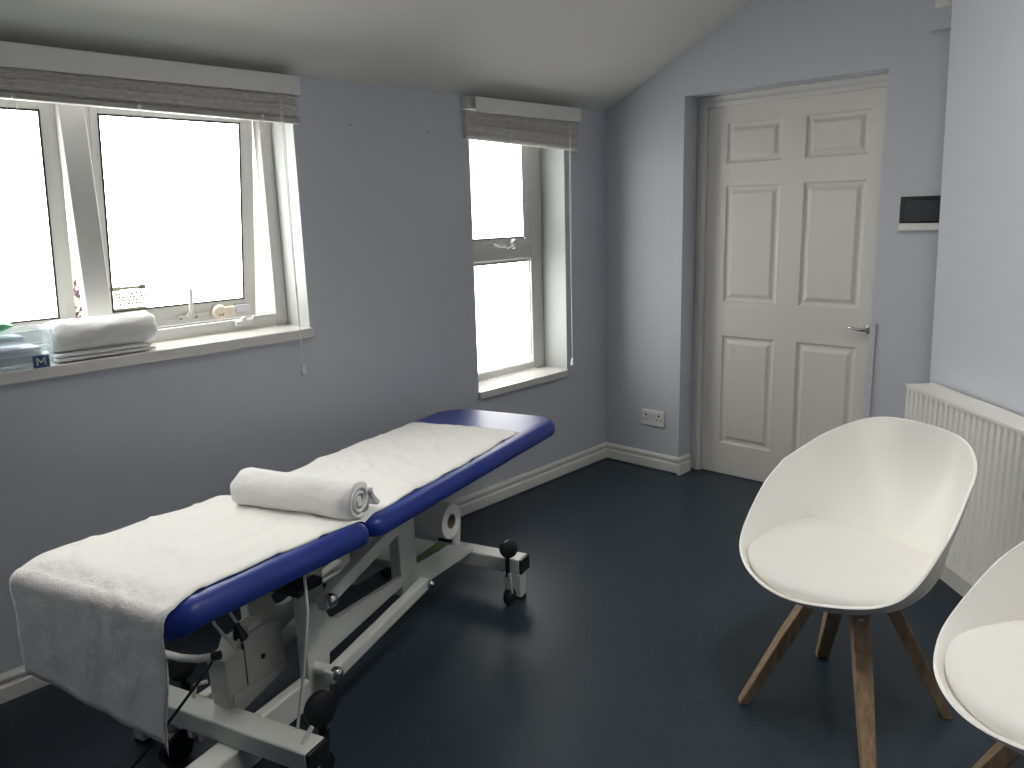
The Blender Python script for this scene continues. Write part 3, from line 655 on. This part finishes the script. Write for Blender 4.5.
# ---------------------------------------------------------------- paper sheet draped over the couch
def sheet():
    t_near = lambda s: 1.302 - .012*max(0, min(1, (s-1.35)/.4)) + .004*math.sin(s*9) + .002*math.sin(s*31)
    t_far = lambda s: .790 + .006*math.sin(s*11+1) + .004*math.sin(s*27)
    # centre-line path from the head end to the foot, then over the end and down
    path = []
    S = 1.945
    while S > .925: path.append((S, zhead(S)+.0065)); S -= .02
    path.append((.912, .643)); path.append((.898, .652))
    S = .875
    while S > .264: path.append((S, zfoot(S)+.0068)); S -= .014
    z0 = zfoot(.262)+.007
    for k in range(0, 9):
        a = D2R(90*k/8); path.append((.262-.032*math.sin(a), z0-.032*(1-math.cos(a))))
    sb, zb = path[-1]
    for k in range(1, 17): path.append((sb - .010*k/16, zb - .262*k/16))
    NJ = 64; rings = []; np_ = len(path)
    for i, (s, z) in enumerate(path):
        ring = []
        for j in range(NJ+1):
            v = j/NJ; ta, tb = t_far(s), t_near(s)
            hang = i > np_-17
            t = ta + (tb-ta)*v; ss, zz = s, z
            if i < 12:                              # slanting torn far end
                e = (1-v)*.0 ; ss = s - .03*(1-v)*(1-i/12) + (.004*math.sin(v*23) if i == 0 else 0)
            dome = 0 if hang else -.004*max(0, (abs(v-.5)-.46)/.04)**2
            nz = noise.noise(Vector((t*7, ss*7, 0)))*.0035 + noise.noise(Vector((t*22, ss*8, 3)))*.0030 + .0045*max(0, 1-abs(math.sin((ss*1.0+t*.55)*15 + 2.2*noise.noise(Vector((t*3, ss*3, 7)))))*3.2)
            if hang:
                q = (i-(np_-17))/16
                ss = s + noise.noise(Vector((t*5, zz*4, 9)))*.010*q + noise.noise(Vector((t*17, zz*13, 2)))*.004
                ss -= .02*(1-v)*0
                t += .010*noise.noise(Vector((zz*8, v*2, 5)))*(1 if v < .1 or v > .9 else 0) + (-.016*q if v > .5 else .022*q)*abs(v-.5)*2
                zz = z + q*(.035*(1-v) + .008*math.sin(v*7) - .012*v) - (.030*q if v > .985 else 0)
            else:
                zz = z + max(nz, -.0015) + dome
            ring.append(Vector((t, ss, zz)))
        rings.append(ring)
    f = MB(); f.loft(rings, False, False)
    root = A_*1.08 + B_*1.05 + Vector((0,0,.65))
    o = f.build('paper_sheet', M_paper, None, T=lambda p: Vector((p.x-1.05, p.y-1.08, p.z-.65)), solid=.0012, smooth=80)
    o.location = root; o.rotation_euler = (0, 0, TH)
    tag(o, 'white crinkled paper sheet spread along the blue couch and hanging over its near end', 'paper sheet')
sheet()

# ---------------------------------------------------------------- rolled towels
def towel_roll(name, loc, rz, L, R, flat=.9, seed=1, turns=2.6, parent=None, flap=False):
    f = MB(); rings = []; n = 40; m = 44
    def sec(k, x):
        a = 2*math.pi*k/n; e = noise.noise(Vector((math.cos(a)*1.2+seed, math.sin(a)*1.2, x*9)))*.006 + noise.noise(Vector((math.cos(a)*4, math.sin(a)*4+seed, x*30)))*.003
        r = R + e; z = r*math.sin(a)*flat; y = r*math.cos(a)*1.05
        if z < -R*flat*.86: z = -R*flat*.86
        return y, z + R*flat*.86
    for i in range(m+1):
        x = -L/2 + L*i/m; q = min(i, m-i)
        sc_ = [.90, .965, .99, 1][q] if q < 4 else 1
        rings.append([Vector((x + (.004*math.sin(k*.9+seed) if q == 0 else 0), sec(k, x)[0]*sc_, R*flat*.86+(sec(k, x)[1]-R*flat*.86)*sc_)) for k in range(n)])
    f.loft(rings, True, True)
    body = f
    # spiral layers at the two ends
    for sgn in (1, -1):
        pts = []; N = 90
        for k in range(N+1):
            u = k/N; a = u*turns*2*math.pi + 1.2; rr = R*(.12 + .72*u)
            pts.append(Vector((sgn*(L/2+.001), rr*math.cos(a)*1.0, R*flat*.86 + rr*math.sin(a)*flat)))
        body.tube(pts, R*.085, 8)
    return body
tw = towel_roll('towel', None, 0, .40, .061, seed=2)
o = tw.build('towel_roll', M_towel, None, smooth=80)
o.location = A_*.886 + B_*1.098 + Vector((0,0,.6575)); o.rotation_euler = (0, 0, TH + D2R(5))
tag(o, 'white rolled-up towel lying across the paper sheet on the blue couch', 'towel')
f = MB(); rings = []                                  # loose outer flap of the towel behind the roll
for i in range(13):
    x = .085 + .125*i/12
    rings.append([Vector((x+.004*math.sin(j), .045+.050*j/8, .062*(1-(j/8)**1.6)+.012+.003*math.sin(i+j))) for j in range(9)])
f.loft(rings, False, False); fl = f.build('towel_flap', M_towel, o, solid=.018, smooth=80, sub=1)

# towel roll and folded towels on the big sill
sx_ = -.048
ft = MB()
for k in range(2): ft.box((sx_-.085+.006*k, .818, .004+k*.013), (sx_+.066-.004*k, 1.130-.012*k, .014+k*.013))
bm_t = ft.build('folded_towel', M_towel, None, bevel=.005, seg=3); bm_t.location = (0, 0, W1S)
tag(bm_t, 'flat folded white towel on the window sill, beneath a rolled towel', 'towel')
tw = towel_roll('towel2', None, 0, .318, .061, flat=.88, seed=7)
o = tw.build('towel_roll', M_towel, None, smooth=80); o.location = (sx_-.004, .985, W1S+.030); o.rotation_euler = (0, 0, D2R(89))
tag(o, 'white rolled-up towel on the window sill beside the clear plastic box', 'towel')

# clear storage box with its contents
bx = empty('storage_box', (-.034, .588, W1S)); tag(bx, 'clear plastic storage box with a navy M label at the left end of the sill', 'storage box')
bw, bd, bh = .225, .068, .118         # half-length (y), half-depth (x), height
def ring_(ins, z): return [Vector(p) for p in [(x, y, z) for x, y in rrect(-bd+ins, bd-ins, -bw+ins, bw-ins, [.016]*4, 6)]]
f = MB(); f.loft([ring_(.008, .003), ring_(.003, .010), ring_(0, bh-.008), ring_(-.005, bh-.007), ring_(-.005, bh), ring_(.003, bh), ring_(.004, .013), ring_(.009, .006)], True, True)
f.build('box_shell', M_clear, bx, smooth=40)
f = MB(); f.prism([(bw-.070, .000), (bw-.022, .000), (bw-.022, .038), (bw-.067, .038)], bd+.0005, bd+.0015, 'X'); lb = f.build('size_label', M_navy, bx, smooth=0)
f = MB(); y0 = bw-.057; x1 = bd+.0022                 # letter M
for a, c in (((y0, .008), (y0, .031)), ((y0+.022, .008), (y0+.022, .031)), ((y0, .031), (y0+.011, .015)), ((y0+.022, .031), (y0+.011, .015))):
    f.beam((x1, a[0], a[1]), (x1, c[0], c[1]), .0010, .0042, up=(0, 1, 0) if a[0] == c[0] else (0, 0, 1))
f.build('label_letter', M_white, lb, smooth=0)
def loose(name, mb, m, label, cat, loc=(0,0,0), **k):
    o = mb.build(name, m, None, **k); o.location = loc; tag(o, label, cat); return o
BX = bx.location
f = MB()
for k in range(7): f.box((-.055+.002*(k % 2), -.20, k*.007), (.052-.003*(k % 3), .19-.004*(k % 3), k*.007+.0062))
loose('paper_stack', f, M_wpaper, 'stack of white papers in the bottom of the clear box', 'paper', (BX.x, BX.y, W1S+.0145), bevel=.001)
f = MB(); f.box((-.045, -.19, 0), (.045, .04, .020)); loose('blue_cloth', f, M_bluecl, 'folded blue cloth lying on the papers in the clear box', 'cloth', (BX.x, BX.y, W1S+.064), bevel=.008, seg=3)
f = MB(); f.box((-.045, -.19, 0), (.048, .15, .016)); loose('teal_cloth', f, mat('pale_teal', (.50, .60, .68), .7), 'folded pale teal cloth above the blue one in the clear box', 'cloth', (BX.x, BX.y, W1S+.085), bevel=.006, seg=3)
f = MB()
rings = []
for i in range(17):
    y = -.19 + .315*i/16; r = (.35 if i in (0, 16) else .8 if i in (1, 15) else 1)
    rings.append([Vector((.050*math.cos(a)*1.0+noise.noise(Vector((y*20, k, 0)))*.005, y, .022+.021*math.sin(a)*r+noise.noise(Vector((y*30, k*.6, 4)))*.004)) for k, a in enumerate([2*math.pi*q/18 for q in range(18)])])
f.loft(rings, True, True); loose('green_packet', f, M_greenp, 'green film-wrapped packet on top of the clear box contents', 'packet', (BX.x-.004, BX.y, W1S+.112), smooth=25)

# ---------------------------------------------------------------- purple-brown shrub outside the left gap
random.seed(9)
f = MB()
for k in range(700):
    a = random.uniform(0, 6.283); rr = .13*math.sqrt(random.random()); h = random.uniform(-.25, .16-rr*.5)
    c = Vector((rr*math.cos(a), rr*1.3*math.sin(a), h)); d = Vector((random.uniform(-1,1), random.uniform(-1,1), random.uniform(.1,1))).normalized()*random.uniform(.03, .055)
    sdv = d.cross(Vector((random.random(), random.random(), random.random()))).normalized()*.009
    f.add([c, c+d*.5+sdv, c+d, c+d*.5-sdv], [(0,1,2,3)])
f.build('x', M_gasket) if False else None
shr = empty('shrub', (-.95, 1.235, .0)); tag(shr, 'dark purple-leaved shrub outside, seen through the left sash gap', 'shrub')
lv = f.build('foliage', mat('purple_leaves', (.16, .09, .13), .6, noisecol=(30, .6)), shr, smooth=0); lv.location = (0, 0, 1.09)
f = MB(); f.tube([(0,0,0), (.01,.01,.5), (0,0,1.0)], [.02, .014, .006], 8); f.build('stem', mat('bark', (.12, .08, .05), .9), shr)
b = MB(); b.box((-2.6, -2, -.12), (WT, 5, -.005)); o = b.build('trim_6', mat('paving', (.5, .47, .42), .9)); o['kind'] = 'structure'; o['label'] = 'paved yard outside'

# ---------------------------------------------------------------- tub chairs
RIM = [(0, -.267, .437), (.118, -.240, .446), (.219, -.166, .462), (.267, -.092, .510), (.284, .021, .615), (.276, .107, .681), (.230, .265, .749), (.141, .347, .800), (0, .312, .829)]
SEAT = [(0, -.246, .422), (.112, -.222, .424), (.198, -.158, .432), (.232, -.085, .438), (.236, .030, .444), (.208, .172, .450), (.140, .190, .452), (.072, .198, .450), (0, .200, .450)]
PADC = [(0, -.246, .422), (.114, -.222, .424), (.206, -.162, .436), (.249, -.088, .450), (.251, .030, .462), (.214, .176, .462), (.140, .190, .452), (.072, .198, .450), (0, .200, .450)]
def closed(cp, n=10, corner=(5, 11)):
    pts = [Vector(p) for p in cp] + [Vector((-p[0], p[1], p[2])) for p in cp[-2:0:-1]]
    m_ = len(pts); out = []
    for i in range(m_):
        a, b_, c, d = pts[i-1], pts[i], pts[(i+1) % m_], pts[(i+2) % m_]
        if i in corner: a = b_*2-c if False else b_ - (c-b_)*.9
        if (i+1) % m_ in corner: d = c + (c-b_)*.9
        for k in range(n):
            t = k/n; out.append(((b_*2) + (c-a)*t + (a*2-b_*5+c*4-d)*t*t + (b_*3-a-c*3+d)*t**3)*.5)
    return out
def make_chair():
    root = empty('tub_chair', (0, 0, 0))
    R_ = closed(RIM); S_ = closed(SEAT); n = len(R_); off = Vector((-.040, .0, 0))
    rings = []
    cen = Vector((0, 0, .416))
    for q in (.05, .35, .55): rings.append([cen.lerp(Vector((p.x, p.y, .416)), q) for p in S_])
    rings.append([Vector((p.x*.70, p.y*.70, .417+(p.z-.42)*.15)) for p in S_]); rings.append([Vector((p.x*.88, p.y*.86, .421+(p.z-.42)*.5)) for p in S_])
    for j in range(0, 15):
        v = j/14; ring = []
        for i in range(n):
            s, r = S_[i], R_[i]
            p = s.lerp(r, v)
            # wings and back bulge outwards, the fold from seat corner to rim corner stays crisp
            out = Vector((p.x, p.y-.0, 0)); out = out.normalized() if out.length > 1e-6 else out
            hgt = (r.z - s.z)
            back = -.15 if not 5*10 <= i <= 11*10 else -.15 + 1.35*math.sin(math.pi*(i-50)/60)**.7
            bul = .034*min(1, hgt/.2)*math.sin(math.pi*v)*back
            p = p + out*bul*(1 if hgt > .03 else .2) + Vector((0, 0, -bul*.35))
            ring.append(p)
        rings.append(ring)
    # small rolled lip
    rings.append([p + (p-q).normalized()*.002 for p, q in zip(rings[-1], rings[-2])])
    f = MB(); f.loft(rings, True, False); f.add(rings[0], [tuple(range(n))])
    sh = f.build('seat_shell', M_shell, root, T=lambda p: p+off, smooth=28, solid=.008, off=0); sh['label'] = 'white moulded tub shell'
    for e in sh.data.edges:                        # crisp fold between each wing and the back
        if e.vertices[0] % n == e.vertices[1] % n and e.vertices[0] % n in (50, 110) and max(e.vertices) < len(rings)*n: e.use_edge_sharp = True
    md = sh.modifiers.new('b', 'BEVEL'); md.width = .003; md.segments = 2; md.limit_method = 'ANGLE'; md.angle_limit = D2R(50)
    # cushion
    C_ = []
    for p in closed(PADC):
        C_.append(Vector((p.x*.975, p.y*.985 if p.y > 0 else p.y*.985, 0)))
    crs = []
    zt = lambda y: .452 + .034*max(0, min(1, (y+.24)/.28))
    for q, dz in ((.3, -.035), (.94, -.035), (.985, -.028), (1.0, -.016), (.995, -.006), (.975, .002), (.94, .008), (.88, .012), (.7, .014), (.4, .013), (.08, .012)):
        crs.append([Vector((p.x*q, p.y*q, zt(p.y*q)+dz)) for p in C_])
    f = MB(); f.loft(crs, True, True); cu = f.build('seat_cushion', M_cush, root, T=lambda p: p+off, smooth=60); cu['label'] = 'off-white padded seat cushion'
    # under-seat mounting cross and four splayed legs
    f = MB()
    f.beam((-.10, -.10, .392), (.10, .10, .392), .045, .022); f.beam((-.10, .10, .392), (.10, -.10, .392), .045, .022)
    f.lathe([(.05, 0), (.05, .012), (.0001, .012)], (0, 0, .400), (0,0,1), 24)
    f.build('mounting_cross', M_blk, root, bevel=.002)
    for ax, ay in ((-1,-1),(1,-1),(1,1),(-1,1)):
        top = Vector((.060*ax, .060*ay, .398)); toe = Vector((.204*ax, .204*ay, 0))
        d = (toe-top).normalized(); tan = Vector((-ay, ax, 0)).normalized(); rad_ = d.cross(tan).normalized()
        vs = []
        for c, ww, tt in ((top, .048, .034), (top.lerp(toe, .45), .046, .036), (toe, .038, .030)):
            for a, b_ in ((-1,-1),(1,-1),(1,1),(-1,1)):
                p = c + tan*a*ww/2 + rad_*b_*tt/2
                if c is toe: p.z = 0.0
                vs.append(p)
        f = MB(); f.add(vs, [(0,1,2,3),(11,10,9,8)] + [(k+r*4, (k+1)%4+r*4, (k+1)%4+4+r*4, k+4+r*4) for r in (0,1) for k in range(4)])
        lg = f.build('leg', M_wood, root, bevel=.003); lg['label'] = 'splayed light-brown wooden leg'
        outn = rad_ if rad_.dot(Vector((ax, ay, 0))) > 0 else -rad_
        f = MB(); pz = top.lerp(toe, .12) + outn*.0175; f.lathe([(.0075, 0), (.0075, .002), (.006, .003), (.0058, .001), (.0001, .001)], pz, outn, 18); f.build('bolt', M_steel, lg)
    return root
def copy_tree(o, parent=None):
    c = o.copy(); COL.objects.link(c)
    if parent: c.parent = parent
    for ch in list(o.children): copy_tree(ch, c)
    return c
ch1 = make_chair()
a1 = D2R(-11.58); c1 = Vector((1.9715, 2.1977, 0)) + Vector((.04*math.cos(a1), .04*math.sin(a1), 0))
tag(ch1, 'white tub chair with wooden legs, shown whole in front of the radiator', 'chair', 'white tub chairs')
a2 = D2R(-38.1); c2 = Vector((2.590, 1.889, 0)) + Vector((.04*math.cos(a2), .04*math.sin(a2), 0))
ch2 = copy_tree(ch1)
tag(ch2, 'white tub chair with wooden legs, cut off by the right edge of the picture', 'chair', 'white tub chairs')
ch1.location = c1; ch1.rotation_euler = (0, 0, a1)
ch2.location = c2; ch2.rotation_euler = (0, 0, a2)
